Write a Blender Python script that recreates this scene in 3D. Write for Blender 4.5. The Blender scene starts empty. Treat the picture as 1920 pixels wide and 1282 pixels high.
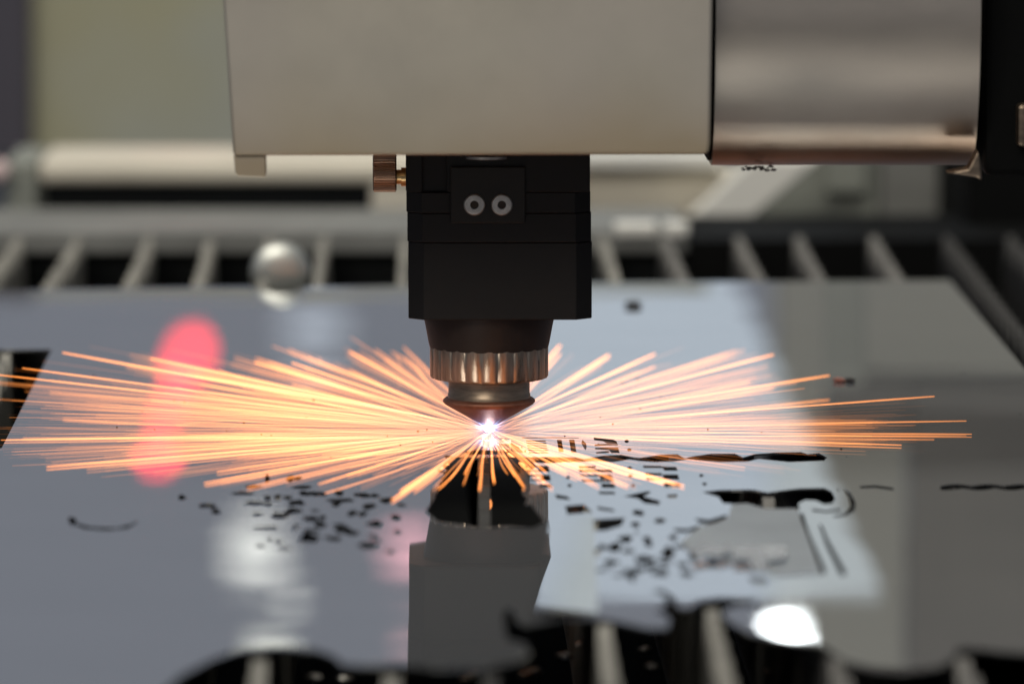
import bpy, bmesh, math, random
from mathutils import Vector, Matrix
from mathutils.geometry import delaunay_2d_cdt

random.seed(11)
scene = bpy.context.scene
col = scene.collection
R = math.radians
MM = 0.001                                   # all numbers below are millimetres

# ------------------------------------------------------------------ camera
FPX, W, H = 12000.0, 1920.0, 1282.0          # focal length and frame in photo pixels
DIST = 1512.0
TH = math.atan(1341.0 / FPX)                 # pitch down
PS = math.atan(160.0 / FPX * math.cos(TH))   # yaw
cR = Vector((math.cos(PS), -math.sin(PS), 0))
cF = Vector((math.sin(PS) * math.cos(TH), math.cos(PS) * math.cos(TH), -math.sin(TH)))
cU = cR.cross(cF)
CUT = (917.0, 812.0)                         # the cut point (world origin) in the photo
CAM = -DIST * (cF + (CUT[0] - 960) / FPX * cR - (CUT[1] - 641) / FPX * cU)

def ray(px, py):
    return cF + (px - 960) / FPX * cR - (py - 641) / FPX * cU
def at(px, py, Y):                           # point on the upright plane y = Y
    d = ray(px, py); t = (Y - CAM.y) / d.y
    return CAM + d * t
def on(px, py, Z=0.0):                       # point on the level plane z = Z
    d = ray(px, py); t = (Z - CAM.z) / d.z
    return CAM + d * t

cam_d = bpy.data.cameras.new('camera')
cam = bpy.data.objects.new('camera', cam_d); col.objects.link(cam)
cam.matrix_world = Matrix(((cR.x, cU.x, -cF.x, CAM.x * MM), (cR.y, cU.y, -cF.y, CAM.y * MM),
                           (cR.z, cU.z, -cF.z, CAM.z * MM), (0, 0, 0, 1)))
cam_d.sensor_width = 36.0
cam_d.lens = FPX / W * 36.0
cam_d.clip_start = 0.05; cam_d.clip_end = 60.0
cam_d.dof.use_dof = True
cam_d.dof.focus_distance = (DIST - 6) * MM
cam_d.dof.aperture_fstop = 12.8
cam_d.dof.aperture_blades = 7
scene.camera = cam

# ------------------------------------------------------------------ render
scene.render.engine = 'CYCLES'
scene.cycles.use_denoising = True
scene.cycles.transparent_max_bounces = 160
scene.cycles.max_bounces = 8
scene.cycles.glossy_bounces = 5
scene.cycles.diffuse_bounces = 3
scene.cycles.sample_clamp_indirect = 6.0
scene.cycles.caustics_reflective = False
scene.cycles.caustics_refractive = False
vs = scene.view_settings
vs.view_transform = 'Standard'; vs.look = 'None'; vs.exposure = 0.0; vs.gamma = 1.0
scene.display_settings.display_device = 'sRGB'

world = bpy.data.worlds.new('World'); scene.world = world
world.use_nodes = True
bg = world.node_tree.nodes['Background']
bg.inputs['Color'].default_value = (0.83, 0.90, 1.08, 1)
bg.inputs['Strength'].default_value = 0.215

# ------------------------------------------------------------------ lamps
def lamp(name, kind, loc, target, power, color, size=None, size_y=None, shape=None, roll=0.0):
    d = bpy.data.lights.new(name, kind)
    d.energy = power; d.color = color
    o = bpy.data.objects.new(name, d); col.objects.link(o)
    o.location = Vector(loc) * MM
    if kind == 'AREA':
        d.shape = shape or 'DISK'
        d.size = size * MM
        if size_y: d.size_y = size_y * MM
    else:
        d.shadow_soft_size = (size or 1.0) * MM
    if target is not None:
        z = -(Vector(target) - Vector(loc)).normalized()
        q = z.to_track_quat('Z', 'Y').to_matrix() @ Matrix.Rotation(roll, 3, 'Z')
        o.rotation_euler = q.to_euler()
    return o
def mirror_at(px, py, dist):                 # a lamp that the sheet reflects towards (px, py), dist metres off along the ray
    p = on(px, py); d = ray(px, py).normalized(); d.z = -d.z
    return p + d * (dist * 1000 - (p - CAM).length)
def radiance_power(L, area_mm2):
    return L * math.pi * area_mm2 * 1e-6
key = lamp('added_key_lamp', 'AREA', (-700, -2300, 1500), (0, 0, 60), 29.0, (1.0, 0.94, 0.85), 1300, 900, 'RECTANGLE')  # unseen lamp behind the camera, added to brighten the silver covers
top = lamp('added_top_lamp', 'AREA', (150, 150, 2400), (-50, 700, 0), 42.0, (1.0, 0.96, 0.86), 900, 900, 'RECTANGLE')  # unseen overhead lamp added to brighten the rear ledge and panels
# unseen long panel added over the rear bed to mirror as the pale field
PH = 150.0
panel = lamp('added_field_panel_lamp', 'AREA', (86, 1320, PH), (86, 1320, 0), radiance_power(0.45, 120 * 1180), (0.78, 0.91, 1.0), 120, 1180, 'RECTANGLE')
# far hall lamps, each a soft disc in the mirror of the sheet
def disc(name, px, py, dist, rad_px, L, color, ratio=1.0, roll=0.0):
    p = mirror_at(px, py, dist)
    r = rad_px / FPX * dist * 1000
    return lamp(name, 'AREA', p, (0, 0, 0), radiance_power(L, math.pi * r * r * ratio), color, 2 * r, 2 * r * ratio, 'ELLIPSE', roll)
disc('hall_lamp', 480, 1030, 8, 50, 1.15, (1, 1, 0.9))
disc('hall_lamp', 545, 1118, 5, 20, 1.0, (1, 1, 0.9))
disc('hall_lamp', 1474, 1194, 3.3, 40, 11, (0.95, 1, 1))
disc('hall_lamp', 505, 1236, 8, 34, 1.6, (1, 1, 0.85))
disc('hall_lamp', 590, 625, 8, 60, 0.34, (0.8, 0.9, 1))  # lamp added for the faint disc mirrored from the far-edge highlight
disc('red_beacon', 354, 668, 2.4, 52, 1.7, (1.0, 0.015, 0.035), 1.25, R(-30))
disc('red_beacon', 318, 765, 2.4, 34, 1.6, (1.0, 0.015, 0.035), 2.6, R(-20))
disc('red_beacon', 296, 862, 2.0, 50, 1.6, (1.0, 0.015, 0.035), 0.7, 0)
disc('red_beacon', 770, 1030, 5, 52, 0.9, (1.0, 0.45, 0.5), 0.9)
disc('red_beacon', 775, 1212, 5, 26, 0.7, (1.0, 0.5, 0.5), 0.8)
# light of the cut itself

# ------------------------------------------------------------------ materials
def mat(name, base, rough=0.5, metal=0.0, var=0.0, scale=40.0, rvar=0.0, bump=0.0, bscale=400.0, stretch=(1, 1, 1), spec=0.5, tint=None):
    m = bpy.data.materials.new(name); m.use_nodes = True
    nt = m.node_tree; n = nt.nodes; l = nt.links
    b = n['Principled BSDF']
    b.inputs['Base Color'].default_value = (*base, 1)
    b.inputs['Roughness'].default_value = rough
    b.inputs['Metallic'].default_value = metal
    b.inputs['Specular IOR Level'].default_value = spec
    tc = n.new('ShaderNodeTexCoord'); mp = n.new('ShaderNodeMapping')
    mp.inputs['Scale'].default_value = stretch
    l.new(tc.outputs['Object'], mp.inputs['Vector'])
    if var or rvar:
        t = n.new('ShaderNodeTexNoise'); t.inputs['Scale'].default_value = scale
        t.inputs['Detail'].default_value = 6; t.inputs['Roughness'].default_value = 0.65
        l.new(mp.outputs['Vector'], t.inputs['Vector'])
        if var:
            r = n.new('ShaderNodeValToRGB')
            r.color_ramp.elements[0].position = 0.3; r.color_ramp.elements[1].position = 0.7
            r.color_ramp.elements[0].color = (*[c * (1 - var) for c in base], 1)
            r.color_ramp.elements[1].color = (*[min(1, c * (1 + var)) for c in base], 1)
            l.new(t.outputs['Fac'], r.inputs['Fac'])
            cout = r.outputs['Color']
            if tint:
                t3 = n.new('ShaderNodeTexNoise'); t3.inputs['Scale'].default_value = scale * 1.3; t3.inputs['Detail'].default_value = 2
                l.new(tc.outputs['Object'], t3.inputs['Vector'])
                r3 = n.new('ShaderNodeValToRGB'); r3.color_ramp.elements[0].position = 0.42; r3.color_ramp.elements[1].position = 0.66
                l.new(t3.outputs['Fac'], r3.inputs['Fac'])
                mc = n.new('ShaderNodeMix'); mc.data_type = 'RGBA'
                l.new(r3.outputs['Color'], mc.inputs[0]); l.new(cout, mc.inputs[6]); mc.inputs[7].default_value = (*tint, 1)
                cout = mc.outputs[2]
            l.new(cout, b.inputs['Base Color'])
        if rvar:
            q = n.new('ShaderNodeMapRange')
            q.inputs['To Min'].default_value = max(0, rough - rvar); q.inputs['To Max'].default_value = rough + rvar
            l.new(t.outputs['Fac'], q.inputs['Value']); l.new(q.outputs['Result'], b.inputs['Roughness'])
    if bump:
        t2 = n.new('ShaderNodeTexNoise'); t2.inputs['Scale'].default_value = bscale; t2.inputs['Detail'].default_value = 4
        l.new(mp.outputs['Vector'], t2.inputs['Vector'])
        bp = n.new('ShaderNodeBump'); bp.inputs['Strength'].default_value = 1.0; bp.inputs['Distance'].default_value = bump * MM
        l.new(t2.outputs['Fac'], bp.inputs['Height']); l.new(bp.outputs['Normal'], b.inputs['Normal'])
    return m

M = {}
M['housing'] = mat('satin_aluminium', (0.57, 0.52, 0.42), 0.44, 0.6, 0.12, 9, 0.10, 0.006, 700, tint=(0.55, 0.49, 0.44))
M['housing_b'] = mat('worn_aluminium', (0.52, 0.46, 0.39), 0.36, 0.9, 0.06, 25, 0.05, 0.0015, 700, (1, 3, 3))
M['black'] = mat('black_anodised', (0.007, 0.0066, 0.006), 0.55, 0.0, 0.25, 120, 0.05, 0.004, 2500, spec=0.25)
M['plate'] = mat('black_plate', (0.013, 0.0125, 0.0105), 0.55, 0.0, 0.2, 120, 0.05, 0.004, 2500, spec=0.3)
M['ceramic'] = mat('dark_ceramic', (0.016, 0.012, 0.010), 0.5, 0.0, 0.4, 90, 0.1, 0.01, 700, spec=0.3)
M['ring'] = mat('burnished_steel', (0.36, 0.29, 0.22), 0.30, 1.0, 0.35, 160, 0.10, 0.01, 500, (6, 6, 0.6))
M['collar'] = mat('brown_steel', (0.25, 0.19, 0.135), 0.36, 1.0, 0.35, 150, 0.10, 0.01, 900, (1, 1, 5))
M['copper'] = mat('heat_tinted_copper', (0.30, 0.14, 0.09), 0.52, 0.8, 0.35, 220, 0.08, 0.01, 900)
M['knob'] = mat('brown_knob', (0.34, 0.22, 0.15), 0.40, 0.9, 0.2, 200)
M['brass'] = mat('brass_shaft', (0.55, 0.38, 0.18), 0.3, 1.0, 0.2, 200)
M['screw'] = mat('steel_screw', (0.42, 0.41, 0.38), 0.42, 0.8, 0.25, 500, 0.1, 0.02, 900)
M['socket'] = mat('screw_socket', (0.035, 0.026, 0.018), 0.6, 0.3, 0.3, 600)
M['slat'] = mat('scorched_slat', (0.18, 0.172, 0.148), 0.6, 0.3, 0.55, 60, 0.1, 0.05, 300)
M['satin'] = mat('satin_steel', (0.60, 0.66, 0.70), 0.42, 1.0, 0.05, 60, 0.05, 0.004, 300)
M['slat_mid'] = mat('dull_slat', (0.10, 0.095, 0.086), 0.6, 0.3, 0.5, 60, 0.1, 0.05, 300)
M['slat_dark'] = mat('dark_slat', (0.025, 0.0235, 0.021), 0.7, 0.2, 0.45, 60, 0.1, 0.05, 300)
M['bright'] = mat('pale_glint_steel', (0.74, 0.79, 0.82), 0.25, 0.7, 0.12, 120, 0.15)
M['pit'] = mat('pit_black', (0.006, 0.006, 0.006), 0.9, 0.0, 0.4, 30, spec=0.1)
M['rail'] = mat('grey_rail', (0.20, 0.20, 0.182), 0.55, 0.0, 0.25, 20)
M['ledge'] = mat('cream_ledge', (0.72, 0.66, 0.53), 0.5, 0.0, 0.12, 12)
M['slot'] = mat('black_slot', (0.008, 0.009, 0.009), 0.8, 0.0, 0.2, 20, spec=0.1)
M['olive'] = mat('olive_grey_panel', (0.37, 0.38, 0.33), 0.5, 0.0, 0.12, 7, tint=(0.36, 0.345, 0.23))
M['purple'] = mat('dark_violet_panel', (0.055, 0.050, 0.065), 0.6, 0.0, 0.1, 9)
M['sage'] = mat('sage_grey_panel', (0.25, 0.26, 0.22), 0.55, 0.0, 0.1, 9)
M['white'] = mat('white_enamel', (0.80, 0.78, 0.70), 0.4, 0.0, 0.06, 15)
M['pink'] = mat('pale_pink_plastic', (0.65, 0.50, 0.48), 0.4)
M['column'] = mat('black_column', (0.0035, 0.0036, 0.0033), 0.7, 0.0, 0.4, 12, 0.1, spec=0.08)
M['mirror_dark'] = mat('added_beam_dark', (0.115, 0.105, 0.088), 0.6, 0.0, 0.3, 8)
M['added_partition'] = mat('added_partition_olive', (0.30, 0.295, 0.25), 0.6, 0.0, 0.1, 3)
M['floor'] = mat('hall_floor', (0.10, 0.095, 0.085), 0.6, 0.0, 0.3, 2)
M['chip'] = mat('bright_chip', (0.55, 0.52, 0.48), 0.3, 1.0, 0.3, 400)
M['char'] = mat('charred_slag', (0.03, 0.026, 0.024), 0.7, 0.2, 0.5, 400, 0.1, 0.1, 900)
M['highlight'] = mat('highlight_steel', (0.52, 0.53, 0.48), 0.34, 0.8, 0.25, 60)

def sheet_material():
    m = bpy.data.materials.new('brushed_stainless'); m.use_nodes = True
    nt = m.node_tree; n = nt.nodes; l = nt.links
    b = n['Principled BSDF']; out = n['Material Output']
    b.inputs['Metallic'].default_value = 1.0
    tc = n.new('ShaderNodeTexCoord')
    # brush lines run along x
    mp = n.new('ShaderNodeMapping'); mp.inputs['Scale'].default_value = (12, 900, 1)
    l.new(tc.outputs['Object'], mp.inputs['Vector'])
    br = n.new('ShaderNodeTexNoise'); br.inputs['Scale'].default_value = 1.0; br.inputs['Detail'].default_value = 3
    l.new(mp.outputs['Vector'], br.inputs['Vector'])
    wv = n.new('ShaderNodeTexNoise'); wv.inputs['Scale'].default_value = 14.0; wv.inputs['Detail'].default_value = 1
    l.new(tc.outputs['Object'], wv.inputs['Vector'])
    b1 = n.new('ShaderNodeBump'); b1.inputs['Distance'].default_value = 0.00012; b1.inputs['Strength'].default_value = 1
    l.new(wv.outputs['Fac'], b1.inputs['Height'])
    b2 = n.new('ShaderNodeBump'); b2.inputs['Distance'].default_value = 0.0000012; b2.inputs['Strength'].default_value = 1
    l.new(br.outputs['Fac'], b2.inputs['Height']); l.new(b1.outputs['Normal'], b2.inputs['Normal'])
    l.new(b2.outputs['Normal'], b.inputs['Normal'])
    sm = n.new('ShaderNodeTexNoise'); sm.inputs['Scale'].default_value = 22.0; sm.inputs['Detail'].default_value = 6
    l.new(tc.outputs['Object'], sm.inputs['Vector'])
    rr = n.new('ShaderNodeMapRange'); rr.inputs['To Min'].default_value = 0.014; rr.inputs['To Max'].default_value = 0.034
    l.new(sm.outputs['Fac'], rr.inputs['Value']); l.new(rr.outputs['Result'], b.inputs['Roughness'])
    cr = n.new('ShaderNodeValToRGB')
    cr.color_ramp.elements[0].position = 0.25; cr.color_ramp.elements[1].position = 0.8
    cr.color_ramp.elements[0].color = (0.60, 0.62, 0.64, 1); cr.color_ramp.elements[1].color = (0.70, 0.71, 0.73, 1)
    l.new(sm.outputs['Fac'], cr.inputs['Fac']); l.new(cr.outputs['Color'], b.inputs['Base Color'])
    d = n.new('ShaderNodeBsdfPrincipled')
    d.inputs['Base Color'].default_value = (0.30, 0.31, 0.32, 1); d.inputs['Metallic'].default_value = 0.4; d.inputs['Roughness'].default_value = 0.55
    mx = n.new('ShaderNodeMixShader'); mx.inputs['Fac'].default_value = 0.18
    l.new(b.outputs['BSDF'], mx.inputs[1]); l.new(d.outputs['BSDF'], mx.inputs[2])
    l.new(mx.outputs['Shader'], out.inputs['Surface'])
    return m
M['sheet'] = sheet_material()

def spark_material():
    m = bpy.data.materials.new('glowing_spark'); m.use_nodes = True
    nt = m.node_tree; n = nt.nodes; l = nt.links
    n.remove(n['Principled BSDF']); out = n['Material Output']
    at_ = n.new('ShaderNodeAttribute'); at_.attribute_name = 'glow_amount'
    al = n.new('ShaderNodeAttribute'); al.attribute_name = 'along'
    cr = n.new('ShaderNodeValToRGB')
    e = cr.color_ramp.elements
    e[0].position = 0.0; e[0].color = (1.0, 0.40, 0.18, 1)
    e[1].position = 1.0; e[1].color = (1.0, 0.30, 0.06, 1)
    e2 = cr.color_ramp.elements.new(0.35); e2.color = (1.0, 0.35, 0.12, 1)
    l.new(al.outputs['Fac'], cr.inputs['Fac'])
    em = n.new('ShaderNodeEmission'); l.new(cr.outputs['Color'], em.inputs['Color'])
    l.new(at_.outputs['Fac'], em.inputs['Strength'])
    tr = n.new('ShaderNodeBsdfTransparent'); ad = n.new('ShaderNodeAddShader')
    l.new(em.outputs['Emission'], ad.inputs[0]); l.new(tr.outputs['BSDF'], ad.inputs[1])
    l.new(ad.outputs['Shader'], out.inputs['Surface'])
    return m
M['spark'] = spark_material()

# ------------------------------------------------------------------ builders
def link(name, me, m, parent=None, smooth=False):
    o = bpy.data.objects.new(name, me); col.objects.link(o)
    if m is not None and not me.materials: me.materials.append(m)
    if parent is not None: o.parent = parent
    if smooth:
        for p in me.polygons: p.use_smooth = True
    return o
def mesh(name, verts, faces, m, parent=None, smooth=False):
    me = bpy.data.meshes.new(name)
    me.from_pydata([tuple(Vector(v) * MM) for v in verts], [], faces); me.update()
    bm = bmesh.new(); bm.from_mesh(me); bmesh.ops.recalc_face_normals(bm, faces=bm.faces); bm.to_mesh(me); bm.free()
    return link(name, me, m, parent, smooth)
def tag(o, label=None, cat=None, group=None, kind=None):
    if label: o['label'] = label
    if cat: o['category'] = cat
    if group: o['group'] = group
    if kind: o['kind'] = kind
    return o
def thing(name, label, cat, loc=(0, 0, 0), group=None):
    o = bpy.data.objects.new(name, None); col.objects.link(o)
    o.location = Vector(loc) * MM; o.empty_display_size = 0.01
    return tag(o, label, cat, group)
def bevel(o, w, seg=2, angle=0.6):
    md = o.modifiers.new('bevel', 'BEVEL'); md.width = w * MM; md.segments = seg; md.limit_method = 'ANGLE'; md.angle_limit = angle
    return o
def box(name, x0, x1, y0, y1, z0, z1, m, parent=None, bev=0.0):
    v = [(x, y, z) for z in (z0, z1) for y in (y0, y1) for x in (x0, x1)]
    f = [(0, 1, 3, 2), (4, 6, 7, 5), (0, 4, 5, 1), (2, 3, 7, 6), (0, 2, 6, 4), (1, 5, 7, 3)]
    o = mesh(name, v, f, m, parent)
    if bev: bevel(o, bev)
    return o
def prism(name, pts, axis, a, b, m, parent=None, bev=0.0, smooth=False):
    """polygon pts extruded along axis from a to b; pts are the two other coordinates in order"""
    def mk(p, t):
        return {'x': (t, p[0], p[1]), 'y': (p[0], t, p[1]), 'z': (p[0], p[1], t)}[axis]
    n = len(pts)
    v = [mk(p, a) for p in pts] + [mk(p, b) for p in pts]
    f = [tuple(range(n)), tuple(range(2 * n - 1, n - 1, -1))] + [(i, (i + 1) % n, n + (i + 1) % n, n + i) for i in range(n)]
    o = mesh(name, v, f, m, parent, smooth)
    if bev: bevel(o, bev)
    return o
def lathe(name, prof, m, parent=None, seg=64, axis='z', center=(0, 0, 0), rfun=None, smooth=True, cap=True):
    v, f = [], []
    for k, (r, h) in enumerate(prof):
        for i in range(seg):
            a = 2 * math.pi * i / seg
            rr = r * (rfun(a, k) if rfun else 1.0)
            p = (rr * math.cos(a), rr * math.sin(a), h)
            if axis == 'x': p = (p[2], p[0], p[1])
            if axis == 'y': p = (p[0], p[2], p[1])
            v.append((p[0] + center[0], p[1] + center[1], p[2] + center[2]))
    for k in range(len(prof) - 1):
        for i in range(seg):
            j = (i + 1) % seg
            f.append((k * seg + i, k * seg + j, (k + 1) * seg + j, (k + 1) * seg + i))
    if cap:
        f.append(tuple(range(seg))); f.append(tuple(range((len(prof) - 1) * seg, len(prof) * seg)))
    o = mesh(name, v, f, m, parent, smooth)
    if smooth: edge_split(o)
    return o
def edge_split(o, ang=32):
    md = o.modifiers.new('edges', 'EDGE_SPLIT'); md.split_angle = R(ang)

# ------------------------------------------------------------------ the metal sheet with its cut-outs
def ell(cx, cy, rx, ry, n=12, wob=0.18, rot=0.0):
    out = []
    for i in range(n):
        a = 2 * math.pi * i / n
        k = 1 + random.uniform(-wob, wob)
        x, y = rx * k * math.cos(a), ry * k * math.sin(a)
        out.append((cx + x * math.cos(rot) - y * math.sin(rot), cy + x * math.sin(rot) + y * math.cos(rot)))
    return out
def bar(x0, x1, y0, y1, sk=2.0):
    y0 -= 0.5; y1 += 0.9
    return [(x0, y0), (x1, y0 + 0.4), (x1 + sk, y1 + 0.4), (x0 + sk, y1)]
outline = [(-420, 552), (0, 545), (300, 540), (470, 538), (490, 546), (520, 551), (550, 549), (566, 540), (760, 536), (1200, 530), (1780, 525),
           (1920, 690), (2374, 1226),
           (1980, 1226), (1900, 1221), (1830, 1214), (1798, 1212), (1788, 1232), (1752, 1250), (1700, 1256), (1640, 1253), (1592, 1241), (1566, 1226), (1542, 1208),
           (1470, 1198), (1412, 1186), (1376, 1170), (1352, 1150), (1372, 1138), (1420, 1132), (1415, 1125), (1350, 1121), (1310, 1127),
           (1295, 1139), (1272, 1138), (1262, 1119), (1240, 1104), (1222, 1108), (1246, 1117), (1250, 1136), (1228, 1144), (1256, 1158), (1252, 1176), (1212, 1176),
           (1170, 1166), (1120, 1157), (1062, 1157), (1010, 1166), (984, 1172), (966, 1162), (962, 1140), (946, 1140), (944, 1160), (950, 1198),
           (986, 1206), (992, 1222), (970, 1237), (902, 1251), (830, 1251), (750, 1244), (680, 1246), (642, 1244), (626, 1228), (590, 1216),
           (520, 1211), (450, 1217), (400, 1234), (340, 1264), (300, 1300), (250, 1420), (-420, 1420), (-420, 1000)]
holes = []
holes.append([(-330, 655), (97, 655), (3, 840), (-330, 840)])
# twisted drill outline
drill_t = [(955, 857), (1030, 856), (1080, 857), (1095, 860), (1130, 854), (1165, 852), (1188, 857), (1200, 858), (1240, 852), (1270, 851), (1284, 859),
           (1300, 855), (1335, 850), (1378, 850), (1393, 857), (1415, 851), (1455, 848), (1502, 847), (1514, 851), (1536, 849), (1551, 857)]
drill_b = [(1546, 863), (1530, 864), (1480, 866), (1440, 862), (1422, 860), (1402, 865), (1350, 866), (1312, 863), (1290, 861), (1262, 865), (1228, 866),
           (1200, 864), (1180, 861), (1150, 866), (1112, 864), (1085, 866), (1060, 866), (1030, 868), (1000, 867), (955, 866)]
holes.append(drill_t + drill_b)
# fine comb and bars of the upper row
holes.append([(979, 819.6), (1040, 819.2), (1085, 820.2), (1085, 821.4), (1040, 820.9), (979, 821.4)])
for k in range(6):
    holes.append(bar(986 + k, 1023 + k, 825.4 + 4.4 * k, 826.6 + 4.4 * k, 0.4))
holes += [[(1044, 824), (1053, 824), (1057, 847), (1048, 847)], [(1067, 824), (1077, 824), (1081, 848), (1071, 848)],
          [(1092, 824), (1099, 831), (1100, 838), (1098, 844), (1094, 838), (1090, 831)]]
holes += [[(1113, 820), (1150, 824), (1156, 827), (1158, 832), (1138, 831), (1131, 827), (1114, 825)],
          [(1115, 833), (1140, 831.6), (1158, 832.6), (1159, 834.6), (1140, 834.5), (1115, 836)],
          [(1116, 839), (1140, 838), (1159, 838), (1162, 849), (1146, 849), (1142, 843.5), (1116, 842)],
          [(1118, 847), (1142, 845), (1142, 848.6), (1118, 850)]]
for c in ((1175, 827), (1180, 843), (1065, 895), (1068, 910), (1181, 877), (1182, 892), (1187, 910), (1315, 891), (1321, 907)):
    holes.append(ell(c[0], c[1], 4.2, 2.9, 10, 0.1))
# lower row of combs
holes += [[(984, 872), (1028, 873), (1031, 884), (988, 884), (988, 881), (1010, 881), (1010, 876.5), (986, 876.5)],
          [(990, 889), (1031, 890), (1033, 901), (992, 901), (992, 898), (1014, 898), (1014, 893), (991, 893)],
          bar(1010, 1033, 907.5, 913)]
holes += [bar(1084, 1116, 873.5, 876.5), bar(1085, 1147, 880, 883.5), [(1087, 889), (1146, 889), (1150, 898), (1126, 898), (1124, 893), (1088, 892.4)],
          bar(1090, 1150, 899, 901.6), bar(1127, 1152, 906.5, 913), bar(1122, 1152, 921.5, 925)]
holes += [bar(1205, 1240, 873, 876), [(1240, 874), (1268, 875), (1271, 882), (1246, 882)], bar(1209, 1240, 886.5, 890),
          [(1242, 889), (1271, 889), (1274, 899), (1244, 898)], bar(1211, 1241, 896, 898.4), bar(1244, 1275, 905, 912)]
# loose shapes
holes += [[(1040, 926), (1064, 930), (1070, 937), (1044, 934)], [(1169, 930), (1196, 924), (1216, 920), (1221, 923), (1206, 930), (1238, 939), (1236, 946), (1209, 943), (1196, 934)],
          [(1250, 927), (1270, 926), (1269, 933), (1253, 933)], [(1059, 948), (1094, 945), (1112, 960), (1064, 964)], [(1119, 949), (1150, 954), (1153, 959), (1122, 955)],
          [(1184, 960), (1208, 959), (1206, 967), (1190, 965)], [(1110, 974), (1172, 970), (1165, 985), (1136, 994), (1097, 996), (1112, 986)],
          [(1046, 1013), (1075, 1007), (1086, 1018), (1106, 1023), (1095, 1029), (1070, 1024)]]
for e in ((1191, 983, 9, 4), (1172, 1010, 10, 6), (1215, 1017, 7, 6), (1117, 1035, 9, 6), (1152, 1027, 13, 7), (1178, 1033, 9, 4), (1091, 1062, 12, 9), (1146, 1053, 12, 4),
          (1208, 1048, 16, 6), (1253, 1035, 12, 9), (1302, 1043, 10, 7), (1184, 1075, 11, 5), (1240, 1072, 14, 6), (1287, 1075, 12, 5), (1238, 975, 9, 4), (990, 952, 12, 5),
          (1335, 1056, 9, 4), (1222, 1062, 9, 3), (1280, 1058, 10, 4), (1262, 1008, 7, 4), (1196, 958, 8, 2)):
    holes.append(ell(e[0], e[1], e[2] * 1.12, e[3] * 1.3, wob=0.3))
holes += [[(1302, 971), (1330, 974), (1363, 964), (1362, 977), (1335, 983), (1312, 980)], [(1262, 990), (1290, 991), (1311, 984), (1311, 993), (1286, 998), (1268, 997)]]
# hammer
holes.append([(1316, 922), (1350, 918), (1410, 917), (1440, 923), (1465, 919), (1500, 915), (1546, 914), (1560, 921), (1567, 934), (1561, 943), (1546, 945), (1530, 938),
              (1510, 937), (1497, 943), (1499, 956), (1478, 956), (1432, 956), (1400, 946), (1356, 943), (1347, 931)])
holes.append([(1497, 962), (1506, 962), (1518, 1000), (1549, 1070), (1546, 1076), (1536, 1076), (1510, 1004)])
holes.append([(1535, 982), (1541, 984), (1552, 1010), (1587, 1074), (1584, 1079), (1576, 1078), (1549, 1022)])
holes.append([(1581, 914), (1595, 924), (1604, 941), (1603, 956), (1590, 965), (1566, 969), (1560, 967), (1586, 961), (1596, 949), (1592, 932)])
holes.append([(1522, 953), (1550, 957), (1576, 952), (1578, 956), (1551, 961), (1524, 958)])
holes.append([(1612, 911), (1642, 909), (1674, 914), (1677, 919), (1640, 914), (1613, 915)])
# wavy slot at the right
wav_t = [(1763 + 8 * i, 912 - 4 * abs(math.sin(i * 0.42)) - 1.0) for i in range(26)]
wav_b = [(1763 + 8 * i, 914 + 4 * abs(math.sin(i * 0.42 + 0.9)) + 0.6) for i in range(25, -1, -1)]
holes.append(wav_t + wav_b)
# speckled group at the left, scribble farther left
for e in ((501, 896, 4, 6), (544, 897, 7, 4.5), (559, 896, 7, 3), (475, 912, 15, 3), (566, 913, 19, 2.6), (455, 924, 17, 2.4), (592, 925, 14, 3.6), (503, 932, 8, 3), (521, 932.5, 8, 4), (539, 932, 8, 3),
          (635, 924, 9, 3.4), (678, 927, 14, 2.4), (702, 928, 8, 3), (637, 938, 23, 3), (388, 947, 15, 4), (405, 958, 7, 4), (478, 942, 20, 2.8), (503, 943, 8, 3), (556, 942, 14, 4),
          (551, 956, 14, 4), (724, 938, 12, 4), (692, 949, 12, 4), (661, 961, 10, 4), (680, 963, 8, 4), (526, 966, 18, 3.5), (582, 971, 14, 4), (600, 983, 12, 5), (645, 993, 14, 5),
          (741, 968, 10, 4), (702, 981, 12, 5), (578, 1008, 16, 7), (500, 988, 22, 2.2), (690, 1022, 16, 4), (341, 932, 7, 3.4), (136, 976, 8, 6), (752, 946, 8, 3),
          (840, 856, 6, 2), (850, 866, 5, 2), (836, 874, 5, 2), (826, 883, 5, 2)):
    holes.append(ell(e[0], e[1], e[2] * 1.12, e[3] * 1.35, wob=0.3))
for i in range(26):
    holes.append(ell(random.uniform(480, 765), random.uniform(918, 1034), random.uniform(5, 17), random.uniform(2, 5.5), wob=0.35))
for i in range(22):
    holes.append(ell(random.uniform(1050, 1330), random.uniform(985, 1085), random.uniform(4, 13), random.uniform(2, 6), wob=0.35))
holes.append([(143, 980), (170, 987), (220, 989), (252, 980), (256, 975), (258, 979), (240, 990), (200, 994), (160, 991), (142, 985)])
# work right under the nozzle
zz = [(846 - 2.2 * q + (3 if q % 2 else -3), 856 + 5.0 * q) for q in range(16)]
holes += [[(958, 830), (972, 838), (982, 849), (958, 846)], [(872, 846), (900, 843), (955, 846), (950, 852), (876, 852)],
          zz + [(798, 958), (822, 978), (870, 984), (905, 992), (950, 986), (1000, 990), (1022, 978), (1004, 955), (984, 944), (990, 934), (978, 922), (984, 905), (972, 893), (978, 875), (968, 862), (940, 856), (900, 858)]]

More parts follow.
